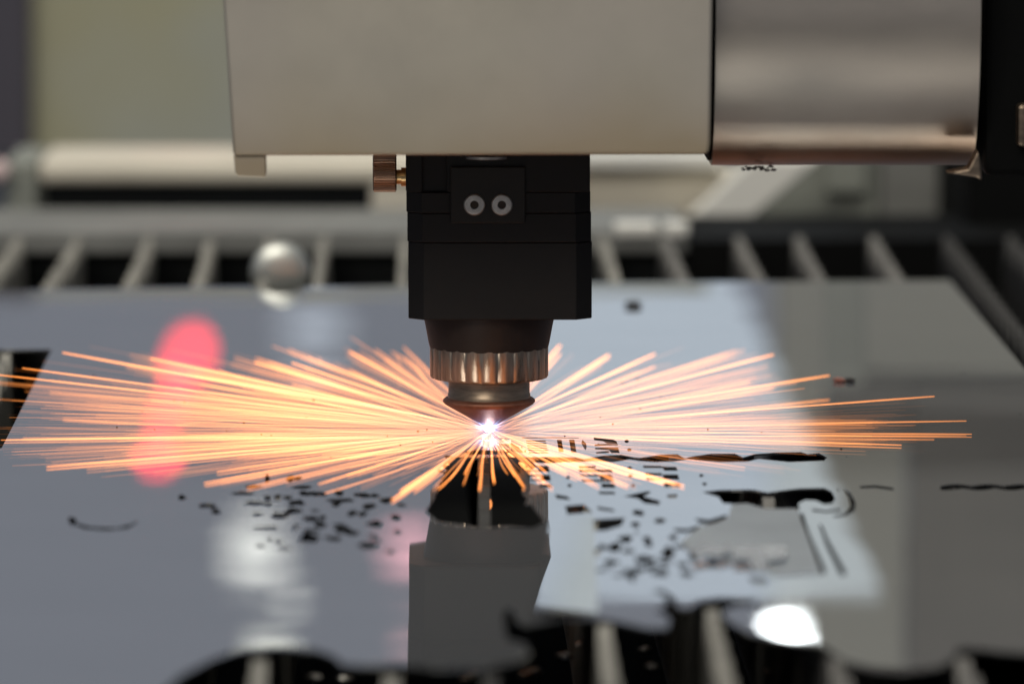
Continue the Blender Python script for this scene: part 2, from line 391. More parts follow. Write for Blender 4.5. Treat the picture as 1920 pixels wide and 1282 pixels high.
def cut_sheet(name, outer, inner, thick, zfun, m, parent=None):
    verts, faces = [], []
    for poly in [outer] + inner:
        k = len(verts)
        pp = [Vector((on(*p).x, on(*p).y)) for p in poly]
        if sum(pp[i].x * pp[(i + 1) % len(pp)].y - pp[i].y * pp[(i + 1) % len(pp)].x for i in range(len(pp))) < 0:
            pp.reverse()
        verts += pp
        faces.append(list(range(k, k + len(poly))))
    ov, oe, of, _, _, ofc = delaunay_2d_cdt(verts, [], faces, 0, 1e-4)
    keep = [f for f, s in zip(of, ofc) if list(s) == [0]]
    cnt = {}
    for f in keep:
        for i in range(len(f)):
            a, b = f[i], f[(i + 1) % len(f)]
            cnt.setdefault((min(a, b), max(a, b)), []).append((a, b))
    n = len(ov)
    v = [(p.x, p.y, zfun(p.x, p.y)) for p in ov] + [(p.x, p.y, zfun(p.x, p.y) - thick) for p in ov]
    fs = [tuple(f) for f in keep] + [tuple(n + i for i in reversed(f)) for f in keep]
    for e in cnt.values():
        if len(e) == 1:
            a, b = e[0]; fs.append((b, a, n + a, n + b))
    me = bpy.data.meshes.new(name)
    me.from_pydata([tuple(Vector(q) * MM) for q in v], [], fs); me.update()
    used = set(i for f in fs for i in f)
    bm = bmesh.new(); bm.from_mesh(me)
    bmesh.ops.delete(bm, geom=[x for x in bm.verts if not x.link_faces], context='VERTS')
    bmesh.ops.recalc_face_normals(bm, faces=bm.faces)
    bm.to_mesh(me); bm.free()
    return link(name, me, m, parent)
sheet = cut_sheet('metal_sheet', outline, holes, 0.5, lambda x, y: 0.0, M['sheet'])
tag(sheet, 'large mirror-like stainless steel sheet full of cut-out shapes, lying on the slats', 'metal sheet')

# loose cut piece beside the hammer cut-out, tipped a little
tp = [(1312, 990), (1340, 984), (1366, 974), (1372, 950), (1400, 948), (1436, 958), (1494, 958), (1500, 972), (1540, 1075), (1452, 1080), (1440, 1066), (1380, 1055), (1300, 1040), (1276, 1020)]
c0 = on(1420, 1020)
piece = cut_sheet('cut_piece', tp, [], 0.4, lambda x, y: 0.35 + (y - c0.y) * 0.004, M['satin'])
tag(piece, 'grey tipped cut piece lying beside the hammer-shaped cut-out', 'cut piece')

xa, xb_ = on(1112, 968), on(1122, 1152)
def strip_z(x, y):
    xr_ = xa.x + (xb_.x - xa.x) * (y - xa.y) / (xb_.y - xa.y)
    return 0.25 + max(0.0, xr_ - x) * math.tan(R(9.5))
strip = cut_sheet('cut_piece', [(1034, 978), (1112, 968), (1122, 1152), (1000, 1162)], [], 0.4, strip_z, M['sheet'])  # added strip, tilted to mirror the pale field instead of the head
tag(strip, 'added narrow strip tipped to mirror the pale panel over the head reflection', 'cut piece')
for poly, lab in (([(1376, 1040), (1475, 1040), (1474, 1057), (1440, 1061), (1376, 1058)], 'narrow pale plate added for the right-hand glint below the hammer cut-out'),
                  ([(1298, 1046), (1318, 1036), (1352, 1040), (1370, 1034), (1373, 1046), (1350, 1054), (1328, 1052), (1306, 1058)], 'jagged pale plate added for the left-hand glint below the hammer cut-out'),
                  ([(1404, 1066), (1440, 1070), (1436, 1082), (1410, 1078)], 'smallest pale plate added for the lowest glint below the hammer cut-out')):
    cc = on(sum(p[0] for p in poly) / len(poly), sum(p[1] for p in poly) / len(poly))
    o = cut_sheet('offcut', poly, [], 0.4, lambda x, y: 1.7 + (y - cc.y) * 0.05, M['bright'])  # pale plates added to imitate glints on the sheet
    tag(o, lab, 'offcut')

# ------------------------------------------------------------------ bed, slats, pit
pit = box('pit_floor', -520, 620, -430, 620, -92, -88, M['pit']); tag(pit, kind='structure')
YB = 505.0
xb = [-118, 8, 119, 257, 380, 500, 605, 760, 876, 1013, 1140, 1266, 1410, 1523, 1664, 1805, 1930]
words = ['first', 'second', 'third', 'fourth', 'fifth', 'sixth', 'seventh', 'eighth', 'ninth', 'tenth', 'eleventh', 'twelfth', 'thirteenth', 'fourteenth', 'fifteenth']
def make_slat(x, k):
    rnd = random.Random(k)
    t = 1.3; top, n = [], 46
    y0, y1 = -420.0, YB
    step = (y1 - y0) / n
    for i in range(n):
        a = y0 + i * step
        top += [(a, -7.0 - rnd.uniform(0, 1.5)), (a + step * 0.38, -0.55 - rnd.uniform(0, 0.05)), (a + step * 0.55, -0.55 - rnd.uniform(0, 0.05)), (a + step * 0.95, -6.5 - rnd.uniform(0, 2.0))]
    m_ = len(top); v, f = [], []
    lean = rnd.uniform(-0.03, 0.03)
    for s in (-1, 1):
        for (yy, zz) in top:
            w = 0.8 * math.sin(yy * 0.011 + k)
            v.append((x + s * t + w, yy, zz))
        for (yy, zz) in top:
            w = 0.8 * math.sin(yy * 0.011 + k)
            v.append((x + s * t + w + lean * 40, yy, -46.0))
    for i in range(m_ - 1):
        f += [(i, i + 1, m_ + i + 1, m_ + i), (2 * m_ + i, 3 * m_ + i, 3 * m_ + i + 1, 2 * m_ + i + 1), (i, 2 * m_ + i, 2 * m_ + i + 1, i + 1)]
    f += [(0, m_, 3 * m_, 2 * m_), (m_ - 1, 3 * m_ - 1, 4 * m_ - 1, 2 * m_ - 1)]
    return mesh('support_slat', v, f, M['slat_dark' if k >= 15 or k == 8 else 'slat_mid' if k >= 11 else 'slat'])  # darker material copies on the right-hand slats and the one under the nozzle
vis = 0
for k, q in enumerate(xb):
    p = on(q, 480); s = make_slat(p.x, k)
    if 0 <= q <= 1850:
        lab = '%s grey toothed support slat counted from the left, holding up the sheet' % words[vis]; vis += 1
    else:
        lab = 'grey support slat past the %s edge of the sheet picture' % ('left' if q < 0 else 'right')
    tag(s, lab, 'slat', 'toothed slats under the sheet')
fl_ = box('hall_floor', -9000, 9000, -9000, 12000, -905, -900, M['floor']); tag(fl_, kind='structure')
# end rail of the bed
xl, xr = on(-300, 460).x, on(1300, 460).x
rail = thing('bed_rail', 'grey end rail of the slat bed running across behind the slats', 'rail', (0, YB + 2, 0))
box('rail_bar', xl, xr, 0, 76, -7, 0.5, M['rail'], rail, 1.0)
box('rail_web', xl, xr, 6, 72, -60, -7.003, M['slot'], rail)
box('dark_rail', xr + 0.2, on(2200, 460).x, YB + 4, YB + 90, -60, -3, M['column'])
tag(bpy.data.objects['dark_rail'], 'black right end section of the rail behind the slats', 'rail')
# side and back walls of the pit
w = box('pit_wall', -525, -521, -430, 700, -92, -10, M['pit']); tag(w, kind='structure')
w = box('pit_wall', 621, 625, -430, 700, -92, -10, M['pit']); tag(w, kind='structure')

# ------------------------------------------------------------------ rear of the machine
YR = YB + 96
def rect_at(name, x0, x1, y0, y1, Y, depth, m, parent=None, bev=0.0):
    a = at(x0, y1, Y); b = at(x1, y0, Y)
    return box(name, a.x, b.x, Y, Y + depth, a.z, b.z, m, parent, bev)
rr = thing('rear_beam', 'cream ledge over a long black slot behind the slat bed, left of the head', 'beam', at(400, 390, YR))
def to_local(o, par):
    o.parent = par
    o.location = -par.location
    return o
to_local(rect_at('ledge', 72, 1040, 300, 346, YR, 60, M['ledge'], None, 2.5), rr)
to_local(rect_at('slot_back', 84, 694, 347, 412, YR + 3, 10, M['slot']), rr)
to_local(rect_at('end_post', 12, 70, 302, 430, YR + 2, 60, M['sage'], None, 1.5), rr)
to_local(rect_at('lower_face', 696, 1040, 347, 412, YR + 1, 58, M['ledge'], None, 1.0), rr)
kn = at(-4, 322, YR - 12)
b_ = lathe('knob', [(0.2, 0), (2.6, 0.4), (3.6, 2), (3.8, 4), (3.4, 6), (2.0, 7.4), (0.2, 7.8)], M['pink'], None, 24, 'y', (kn.x, kn.y, kn.z))
tag(b_, 'round pale pink knob at the left edge behind the slats', 'knob')
YW = 1090.0
pw = rect_at('rear_panel', 62, 1330, -190, 340, YW, 30, M['olive'], None, 1.0)
tag(pw, 'olive grey rear panel of the machine, out of focus left of the silver cover', 'panel')
pp = rect_at('violet_panel', -420, 52, -190, 296, YW - 20, 30, M['purple'], None, 1.0)
tag(pp, 'dark violet upright panel at the top left edge', 'panel')
# right of the head
pc = rect_at('cream_panel', 1050, 1380, 318, 440, YR + 30, 20, M['ledge'], None, 1.0)
tag(pc, 'cream rear panel showing between the black head block and the diagonal brace', 'panel')
pc = rect_at('white_bar', 1050, 1350, 288, 317, YR + 20, 20, M['white'], None, 1.0)
tag(pc, 'white horizontal bar behind the right side of the head block', 'bar')
sg = rect_at('sage_panel', 1384, 1645, 200, 446, YR + 70, 15, M['sage'], None, 1.0)
tag(sg, 'sage grey rear panel right of the diagonal brace', 'panel')
sg = rect_at('grey_panel', 1650, 1900, 200, 446, YR + 76, 15, M['rail'], None, 1.0)
tag(sg, 'darker grey rear panel beside the black column', 'panel')
def quad_bar(name, pts, Y, depth, m):
    P = [at(x, y, Y) for x, y in pts]
    return prism(name, [(p.x, p.z) for p in P], 'y', Y, Y + depth, m, None, 0.8)
db = quad_bar('diagonal_brace', [(1262, 436), (1376, 436), (1536, 300), (1410, 300)], YR + 8, 18, M['white'])
tag(db, 'bright white diagonal brace behind the right-hand motor cover', 'brace')
for (x0, x1, lab) in ((1152, 1232, 'left'), (1244, 1292, 'right')):
    cl = rect_at('clamp_block', x0, x1, 418, 446, YB - 1, 8, M['white'], None, 1.2)  # white enamel stands in for the glint of polished metal
    tag(cl, '%s of two small clamp blocks painted white as glints on the rail right of the head' % lab, 'clamp')
# black column at the right edge
cb = thing('black_column', 'low black machine block behind the right end of the slats', 'block', at(1850, 460, 560))
to_local(rect_at('block_body', 1812, 2250, 296, 520, 560, 120, M['column'], None, 2.0), cb)
to_local(rect_at('foot_plate', 1796, 2250, 452, 520, 540, 18, M['column'], None, 1.0), cb)
me_ = thing('end_housing', 'black housing at the top right edge beside the rounded silver cover', 'housing', at(1850, 330, -50))
to_local(rect_at('housing_body', 1846, 2100, -120, 331, -50, 90, M['column'], None, 1.5), me_)
to_local(rect_at('cable_gland', 1908, 1936, 196, 276, -56, 5.9, M['collar'], None, 1.0), me_)
# post, dark beam and wall added at right rear to tone the sheet's mirror
q0, q1 = at(1548, 440, YR + 62), at(1624, 440, YR + 62)
po = box('added_post', q0.x, q1.x, YR + 62, YR + 69, -2, 66, M['sage'], None, 1.0)
tag(po, 'added sage grey upright post behind the motor cover, mirrored at the right of the sheet', 'post')
gy = 860
gx = at(1712, 0, gy).x
gb = thing('added_mirror_beam', 'dark unseen beam added above the right rear to darken the sheet mirror', 'beam', (gx, gy, 89))
box('added_beam_body', 0, 420, 0, 24, 0, 246, M['mirror_dark'], gb, 2.0)
box('added_beam_flange', at(1556, 0, gy).x - gx, -0.1, 2, 22, 0.2, 25, M['mirror_dark'], gb, 1.0)
hp = box('added_mirror_partition', at(1452, 0, 2330).x, 1500, 2330, 2380, -600, 900, M['added_partition'], None, 2.0)
tag(hp, 'olive grey unseen wall added far behind on the right to tone the sheet mirror', 'added_partition')
# disc added at the sheet's far edge to imitate a blurred highlight
sc_ = at(526, 512, 372)
sl = lathe('highlight_disc', [(0.1, -1.0), (4.5, -0.85), (7.7, -0.45), (8.8, 0.3), (8.8, 1.2), (7.6, 1.8), (0.1, 1.8)], M['highlight'], None, 40, 'y', (sc_.x, sc_.y, sc_.z))
tag(sl, 'round disc added at the far edge of the sheet to imitate a blurred highlight', 'highlight')

# ------------------------------------------------------------------ cutting head
head = thing('cutting_head', 'black laser cutting head with a knurled steel ring and copper nozzle over the cut', 'cutting head', (0, 0, 0))
YF = -18.0
def hx(px): return at(px, 480, YF).x
def hz(py): return at(930, py, YF).z
def octo(x0, x1, y0, y1, c):
    return [(x0 + c, y0), (x1 - c, y0), (x1, y0 + c), (x1, y1 - c), (x1 - c, y1), (x0 + c, y1), (x0, y1 - c), (x0, y0 + c)]
c = 3.6
prism('lower_block', octo(hx(765.5), hx(1110.5), YF, 22, c), 'z', hz(600), hz(455.7), M['black'], head, 0.25)
prism('middle_block', octo(hx(763.8), hx(1109), YF, 22, c), 'z', hz(454.9), hz(400.5), M['black'], head, 0.2)
prism('upper_block', octo(hx(762), hx(1107.5), YF, 22, c), 'z', hz(399.7), hz(361), M['black'], head, 0.2)
prism('top_block', octo(hx(761), hx(1107), YF + 1.2, 22, c - 1.0), 'z', hz(360.7), hz(255), M['black'], head, 0.2)
box('guide_strip', hx(764), hx(792), YF - 0.2, YF + 1.19, hz(360), hz(255), M['black'], head, 0.2)
box('front_cheek', hx(838), hx(1106), YF - 0.3, YF + 1.19, hz(360.3), hz(255), M['black'], head, 0.2)
box('cover_plate', hx(845), hx(985), YF - 1.4, YF - 0.02, hz(418), hz(312), M['plate'], head, 0.3)
def at_front(px, py): return at(px, py, YF - 1.4)
for (px, hue) in ((889.5, 0), (941, 1)):
    p = at_front(px, 384)
    s = lathe('screw', [(2.15, -0.9), (2.5, -0.7), (2.5, -0.25), (1.25, -0.02)][::-1] if False else [(2.45, 0.0), (2.5, -0.3), (2.25, -0.62), (1.45, -0.74), (1.0, -0.70), (0.95, -0.35)],
              M['screw'], head, 36, 'y', (p.x, p.y, p.z), cap=False)
    hexp = [(p.x + 0.97 * math.cos(R(60 * i + 20)), p.z + 0.97 * math.sin(R(60 * i + 20))) for i in range(6)]
    prism('socket', hexp, 'y', p.y - 0.40, p.y - 0.05, M['socket'], s)
p = at_front(912, 296)
lathe('retaining_ring', [(5.2, -0.5), (5.45, -0.35), (5.45, 0.25), (5.2, 0.4)], M['screw'], head, 48, 'z', (p.x, p.y + 3.6, p.z))
# thumb screw at the left of the block
tcx = at(720, 324, -6)
nr = 40
ts = lathe('thumb_screw', [(4.0, at(699, 324, -6).x), (4.5, at(701, 324, -6).x), (4.5, at(741.5, 324, -6).x), (4.0, at(743.5, 324, -6).x)], M['knob'], head, nr * 4, 'x', (0, -6, tcx.z),
           rfun=lambda a, k: 1.0 - (0.055 if (int(a / (2 * math.pi) * nr * 4 + 0.5) % 4) in (0, 1) else 0.0), smooth=False)
lathe('shaft', [(1.7, at(743.6, 324, -6).x), (1.7, at(752, 324, -6).x), (2.2, at(752.2, 324, -6).x), (2.2, at(762, 324, -6).x)], M['brass'], ts, 24, 'x', (0, -6, tcx.z - 1.0))
# taper, lock ring, collar, nozzle
K = 0.1269
def rz(py): return (CUT[1] - py) * K
zb = rz(597)
lathe('taper', [(13.0, zb + 6), (15.6, zb + 4), (15.55, zb + 1.0), (15.0, rz(610)), (14.3, rz(640)), (14.0, rz(650))], M['ceramic'], head, 72)
nf = 22
def flute(a, k):
    x = (a * nf / (2 * math.pi)) % 1.0
    d = abs(x - 0.5) * 2                    # 0 mid flat .. 1 at groove
    return 1.0 - 0.028 * d ** 2.2
lathe('lock_ring', [(13.2, rz(641)), (13.75, rz(642.5)), (14.05, rz(646)), (14.05, rz(702)), (13.7, rz(706.5)), (13.0, rz(708)), (9.0, rz(708.5))], M['ring'], head, nf * 14, rfun=flute)
lathe('collar', [(9.75, rz(706)), (9.75, rz(712)), (9.6, rz(713)), (9.6, rz(736)), (9.75, rz(738)), (9.75, rz(747))], M['collar'], head, 72)
nk = 110
def knurl(a, k):
    return 1.0 - (0.012 if (k == 5 and int(a / (2 * math.pi) * nk * 2 + 0.5) % 2) else 0.0)
lathe('nozzle', [(9.2, rz(744)), (10.3, rz(745)), (10.85, rz(748.5)), (10.9, rz(752)), (10.5, rz(756)), (9.7, rz(760)), (8.3, rz(766)), (5.0, rz(781)), (1.5, rz(797)), (0.9, rz(799.5))], M['copper'], head, nk * 2, rfun=knurl)

# ------------------------------------------------------------------ covers beside and above the head
YC = -72.0
def cx_(px, py): q = at(px, py, YC); return (q.x, q.z)
pts = [cx_(414, -60), cx_(418, 0), cx_(428, 150), cx_(437, 286), cx_(438, 292)]
pts += [cx_(1318, 290), cx_(1326, 288.5), cx_(1330, 283), cx_(1332, 270), cx_(1336, 0), cx_(1337, -60)]
def reflection_tint(m, z0, z1, color, amount):  # paints warm spark and sheet reflection into the lower base colour
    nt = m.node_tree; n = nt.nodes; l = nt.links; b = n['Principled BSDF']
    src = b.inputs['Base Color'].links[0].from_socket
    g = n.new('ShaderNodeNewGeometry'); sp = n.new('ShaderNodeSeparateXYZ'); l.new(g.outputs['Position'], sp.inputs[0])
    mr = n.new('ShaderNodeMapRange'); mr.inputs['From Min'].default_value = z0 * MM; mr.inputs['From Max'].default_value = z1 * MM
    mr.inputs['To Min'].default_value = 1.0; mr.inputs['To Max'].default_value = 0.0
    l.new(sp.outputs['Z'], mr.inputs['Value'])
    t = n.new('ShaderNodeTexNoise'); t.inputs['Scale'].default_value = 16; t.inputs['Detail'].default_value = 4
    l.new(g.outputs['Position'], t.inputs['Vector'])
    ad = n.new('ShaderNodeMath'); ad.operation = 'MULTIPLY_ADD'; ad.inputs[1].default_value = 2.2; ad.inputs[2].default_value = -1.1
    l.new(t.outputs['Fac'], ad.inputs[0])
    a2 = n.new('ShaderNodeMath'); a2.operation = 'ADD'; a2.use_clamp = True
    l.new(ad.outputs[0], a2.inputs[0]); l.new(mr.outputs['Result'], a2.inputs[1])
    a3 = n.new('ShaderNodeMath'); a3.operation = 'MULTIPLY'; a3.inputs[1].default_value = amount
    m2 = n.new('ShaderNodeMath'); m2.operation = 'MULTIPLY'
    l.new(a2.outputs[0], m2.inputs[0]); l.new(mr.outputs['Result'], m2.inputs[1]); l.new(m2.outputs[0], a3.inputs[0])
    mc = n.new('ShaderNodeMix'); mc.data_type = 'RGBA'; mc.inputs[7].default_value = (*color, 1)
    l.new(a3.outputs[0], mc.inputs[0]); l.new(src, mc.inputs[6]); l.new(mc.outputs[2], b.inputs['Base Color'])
reflection_tint(M['housing'], pts[4][1] - 2, pts[4][1] + 26, (0.40, 0.29, 0.15), 0.75)
reflection_tint(M['housing_b'], at(1500, 326, -62).z - 1, at(1500, 326, -62).z + 22, (0.26, 0.145, 0.08), 1.0)
cover = thing('carriage_cover', 'large silver grey box cover above the black cutting head', 'cover', (pts[4][0], YC, pts[4][1]))
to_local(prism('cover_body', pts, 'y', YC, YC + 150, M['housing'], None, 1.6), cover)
tabp = [cx_(437.5, 293), cx_(441, 326), cx_(446, 331), cx_(496, 333), cx_(498, 331), cx_(497.5, 293)]
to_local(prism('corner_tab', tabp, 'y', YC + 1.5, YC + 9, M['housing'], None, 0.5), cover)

YM = -62.0
def mz(py): return at(1500, py, YM).z
x0, x1 = at(1342, 200, YM).x, at(1838, 200, YM).x
zb_ = mz(326); Rr = 38.0
prof = [(YM, mz(-60))]
for i in range(25):
    a = i / 24 * R(90)
    prof.append((YM + Rr * 0.62 * (1 - math.cos(a)), zb_ + Rr * (1 - math.sin(a))))
prof += [(YM + 120, zb_), (YM + 120, mz(-60))]
motor = thing('motor_cover', 'silver cover with a rounded bottom edge to the right of the head', 'cover', (x0, YM, zb_))
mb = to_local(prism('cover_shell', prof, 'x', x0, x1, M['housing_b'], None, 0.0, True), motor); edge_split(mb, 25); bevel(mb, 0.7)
to_local(prism('end_cap', [(y + 1.5 if y < YM + 60 else y, z + (1.0 if z < zb_ + 5 else 0)) for y, z in prof], 'x', x0 - 0.75, x0 - 0.02, M['slot'], None), motor)
fl = [at(1818, 319, YM - 1), at(1836, 284, YM - 1), at(1840, 300, YM - 1), at(1844, 341, YM - 1), at(1832, 335, YM - 1), at(1800, 330, YM - 1), at(1776, 326.5, YM - 1)]
to_local(prism('torn_corner', [(p.x, p.z) for p in fl], 'y', YM + 2, YM + 9, M['collar'], None, 0.5), motor)
rb = bmesh.new()
for i in range(26):
    t_ = random.random() ** 1.2
    q = at(1388 + 66 * t_ + random.uniform(-6, 6), 326 + random.uniform(-1.5, 4.0) * (1 - abs(t_ - 0.4)), YM + 14 + random.uniform(-4, 6))
    s_ = random.uniform(0.2, 0.5)
    bmesh.ops.create_icosphere(rb, subdivisions=1, radius=s_ * MM, matrix=Matrix.Translation(Vector((q.x, q.y, zb_ + 0.15 - random.uniform(0, 0.4))) * MM) @ Matrix.Diagonal((1.6, 1.2, 0.7, 1)))
me = bpy.data.meshes.new('slag_crust'); rb.to_mesh(me); rb.free()
so = link('slag_crust', me, M['char']); tag(so, 'dark slag crust stuck under the bottom edge of the right-hand cover', 'slag')

# ------------------------------------------------------------------ small scraps
def chip(px, py, z, r, m, label, cat='metal chip', group=None, surf=0.0):
    p = on(px, py, surf)
    bm = bmesh.new()
    bmesh.ops.create_icosphere(bm, subdivisions=2, radius=r * MM)
    for v in bm.verts:
        v.co *= random.uniform(0.7, 1.25); v.co.z *= 0.45; v.co.x *= 1.3
    me = bpy.data.meshes.new('metal_chip'); bm.to_mesh(me); bm.free()
    o = link('metal_chip', me, m); o.location = Vector((p.x, p.y, surf + r * 0.35)) * MM
    o.rotation_euler = (0, 0, random.uniform(0, 6))
    return tag(o, label, cat, group)
chip(1574, 716, 0, 1.4, mat('rust_chip', (0.35, 0.13, 0.09), 0.6), 'small reddish chip on the sheet right of the sparks')
chip(1593, 716, 0, 1.3, M['char'], 'small dark chip next to the reddish chip on the sheet')
chip(1188, 575, 0, 2.3, M['char'], 'small dark crumb on the pale sheet behind the head', 'crumb')
for (px, py, r) in ((1000, 1262, 1.8), (985, 1270, 1.5), (590, 1272, 1.6), (648, 1276, 1.5), (1092, 1210, 1.2), (1110, 1240, 1.3), (1060, 1232, 1.4), (1222, 1252, 1.4), (1208, 1218, 1.1), (1440, 1262, 1.2), (880, 1276, 1.7)):
    chip(px, py, 0, r, M['chip'], 'bright metal scrap lying in the dark pit under the sheet', 'scrap', 'scraps in the pit', surf=-30)
cb_ = bmesh.new()
for i in range(60):
    a = random.uniform(0, 2 * math.pi); rr_ = 12 + 150 * random.random() ** 1.5
    s_ = random.uniform(0.10, 0.24)
    bmesh.ops.create_icosphere(cb_, subdivisions=1, radius=s_ * MM, matrix=Matrix.Translation(Vector((rr_ * math.cos(a), rr_ * math.sin(a) * 1.2, s_ * 0.5)) * MM) @ Matrix.Diagonal((random.uniform(0.8, 1.6), 1, 0.7, 1)))
me = bpy.data.meshes.new('slag_crumbs'); cb_.to_mesh(me); cb_.free()
tag(link('slag_crumbs', me, M['char']), 'fine dark slag crumbs strewn over the sheet round the cut', 'slag', kind='stuff')
# little raised offcuts right in front of the cut
for (x0_, x1_, y_, tilt, lab) in ((904, 922, 826, 0.5, 'small glowing offcut tab directly under the nozzle tip'), (936, 958, 832, -0.35, 'small upturned offcut tab just right of the nozzle tip'), (918, 925, 838, 0.2, 'tiny upright sliver in front of the nozzle tip')):
    a, b = on(x0_, y_), on(x1_, y_)
    wv_ = (b - a).x
    v = [(0, 0, 0), (wv_, 0, 0.15), (wv_, 0.5, 1.5 + tilt), (0, 0.4, 1.3), (0, 0.35, -0.05), (wv_, 0.4, 0.1), (wv_, 0.85, 1.5 + tilt), (0, 0.75, 1.3)]
    o = mesh('offcut_tab', v, [(0, 1, 2, 3), (4, 7, 6, 5), (0, 4, 5, 1), (1, 5, 6, 2), (2, 6, 7, 3), (3, 7, 4, 0)], M['chip'])
    o.location = Vector((a.x, a.y, 0.02)) * MM
    tag(o, lab, 'offcut')

# ------------------------------------------------------------------ plasma at the cut
plasma = thing('plasma_glow', 'blue-white burst of light at the nozzle tip', 'plasma', (0, 0, 0.6))
pm = bpy.data.materials.new('plasma_core'); pm.use_nodes = True
nt = pm.node_tree; nt.nodes.remove(nt.nodes['Principled BSDF'])
e = nt.nodes.new('ShaderNodeEmission'); e.inputs['Color'].default_value = (0.75, 0.86, 1.0, 1); e.inputs['Strength'].default_value = 14
nt.links.new(e.outputs['Emission'], nt.nodes['Material Output'].inputs['Surface'])
bm = bmesh.new(); bmesh.ops.create_icosphere(bm, subdivisions=3, radius=0.8 * MM)
for v in bm.verts: v.co.x *= 1.5; v.co.z *= 0.75
me = bpy.data.meshes.new('core'); bm.to_mesh(me); bm.free()
o = link('core', me, pm, plasma, True); o.location = (0, -0.0022, 0.0006)
vm = bpy.data.materials.new('bloom_haze'); vm.use_nodes = True  # glowing volume imitating lens bloom round the cut
nt = vm.node_tree; nt.nodes.remove(nt.nodes['Principled BSDF'])
tcn = nt.nodes.new('ShaderNodeTexCoord'); gr = nt.nodes.new('ShaderNodeTexGradient'); gr.gradient_type = 'SPHERICAL'
mpn = nt.nodes.new('ShaderNodeMapping'); mpn.inputs['Scale'].default_value = (1000 / 8.0,) * 3
nt.links.new(tcn.outputs['Object'], mpn.inputs['Vector']); nt.links.new(mpn.outputs['Vector'], gr.inputs['Vector'])
pw_ = nt.nodes.new('ShaderNodeMath'); pw_.operation = 'POWER'; pw_.inputs[1].default_value = 2.6
nt.links.new(gr.outputs['Fac'], pw_.inputs[0])
ml = nt.nodes.new('ShaderNodeMath'); ml.operation = 'MULTIPLY'; ml.inputs[1].default_value = 110.0
nt.links.new(pw_.outputs[0], ml.inputs[0])
ve = nt.nodes.new('ShaderNodeEmission'); ve.inputs['Color'].default_value = (0.28, 0.36, 1.0, 1)
nt.links.new(ml.outputs[0], ve.inputs['Strength'])
nt.links.new(ve.outputs['Emission'], nt.nodes['Material Output'].inputs['Volume'])
bm = bmesh.new(); bmesh.ops.create_icosphere(bm, subdivisions=3, radius=8 * MM)
me = bpy.data.meshes.new('halo'); bm.to_mesh(me); bm.free()
o = link('halo', me, vm, plasma); o.location = (0, -0.0030, 0.0008)
vm.cycles.volume_sampling = 'EQUIANGULAR' if hasattr(vm.cycles, 'volume_sampling') else None

fm = bpy.data.materials.new('star_flare'); fm.use_nodes = True  # glowing needles added to imitate star-shaped glare
nt = fm.node_tree; nt.nodes.remove(nt.nodes['Principled BSDF'])
fe = nt.nodes.new('ShaderNodeEmission'); fe.inputs['Color'].default_value = (0.45, 0.6, 1.0, 1); fe.inputs['Strength'].default_value = 0.55
ft = nt.nodes.new('ShaderNodeBsdfTransparent'); fa = nt.nodes.new('ShaderNodeAddShader')
nt.links.new(fe.outputs['Emission'], fa.inputs[0]); nt.links.new(ft.outputs['BSDF'], fa.inputs[1])
nt.links.new(fa.outputs['Shader'], nt.nodes['Material Output'].inputs['Surface'])
fv, ff = [], []
for i in range(110):
    d = Vector((random.gauss(0, 1), random.gauss(0, 1), random.gauss(0, 1))).normalized()
    if d.z < -0.15: d.z = -d.z
    a = d.orthogonal().normalized(); b = d.cross(a)
    L_ = random.uniform(1.6, 5.2); o0 = Vector((0, -2.2, 1.2)); k = len(fv)
    for q in range(3):
        fv.append(o0 + (a * math.cos(q * 2.094) + b * math.sin(q * 2.094)) * 0.13)
    fv.append(o0 + d * L_)
    ff += [(k, k + 1, k + 3), (k + 1, k + 2, k + 3), (k + 2, k, k + 3)]
fl_o = mesh('flare', [p - Vector((0, 0, 0.6)) for p in fv], ff, fm, plasma); fl_o['kind'] = 'stuff'

# ------------------------------------------------------------------ sparks
def spark_geo(az, length, elev, r0, heat, start=2.0, wig=0.0, drop=None, rnd=random):
    """points and rings of one glowing trail leaving the cut"""
    n = 14 if wig else 9
    pts = []
    ca, sa = math.cos(az), math.sin(az)
    ph = rnd.uniform(0, 6); fr = rnd.uniform(0.03, 0.085)
    for i in range(n + 1):
        t = i / n
        s = start + (length - start) * t
        z = 0.9 + s * math.tan(elev) - (drop or 0.0) * (s / 100.0) ** 2
        z = max(z, 0.35)
        lat = wig * math.sin(ph + s * fr) * t
        pts.append(Vector((s * ca - lat * sa, s * sa + lat * ca, z)))
    v, f, ht, al = [], [], [], []
    for i, p in enumerate(pts):
        t = i / n
        d = (pts[min(i + 1, n)] - pts[max(i - 1, 0)]).normalized()
        a = d.cross(Vector((0, 0, 1))).normalized(); b = a.cross(d)
        r = r0 * (0.35 + 0.65 * min(1.0, t * 2.5))
        if i == n: r *= 0.6
        for k in range(3):
            q = 2 * math.pi * k / 3
            v.append(p + (a * math.cos(q) + b * math.sin(q)) * r)
            ht.append(heat * (0.12 + 0.88 * min(1.0, t * 1.25))); al.append(t)
    for i in range(n):
        for k in range(3):
            j = (k + 1) % 3
            f.append((i * 3 + k, i * 3 + j, (i + 1) * 3 + j, (i + 1) * 3 + k))
    f.append((0, 1, 2)); f.append((n * 3, n * 3 + 2, n * 3 + 1))
    return v, f, ht, al
def spark_obj(name, geos):
    V, F, Hh, A = [], [], [], []
    for (v, f, h, a) in geos:
        k = len(V); V += v; F += [tuple(i + k for i in q) for q in f]; Hh += h; A += a
    me = bpy.data.meshes.new(name)
    me.from_pydata([tuple(p * MM) for p in V], [], F); me.update()
    at1 = me.attributes.new('glow_amount', 'FLOAT', 'POINT'); at1.data.foreach_set('value', Hh)
    at2 = me.attributes.new('along', 'FLOAT', 'POINT'); at2.data.foreach_set('value', A)
    return link(name, me, M['spark'])
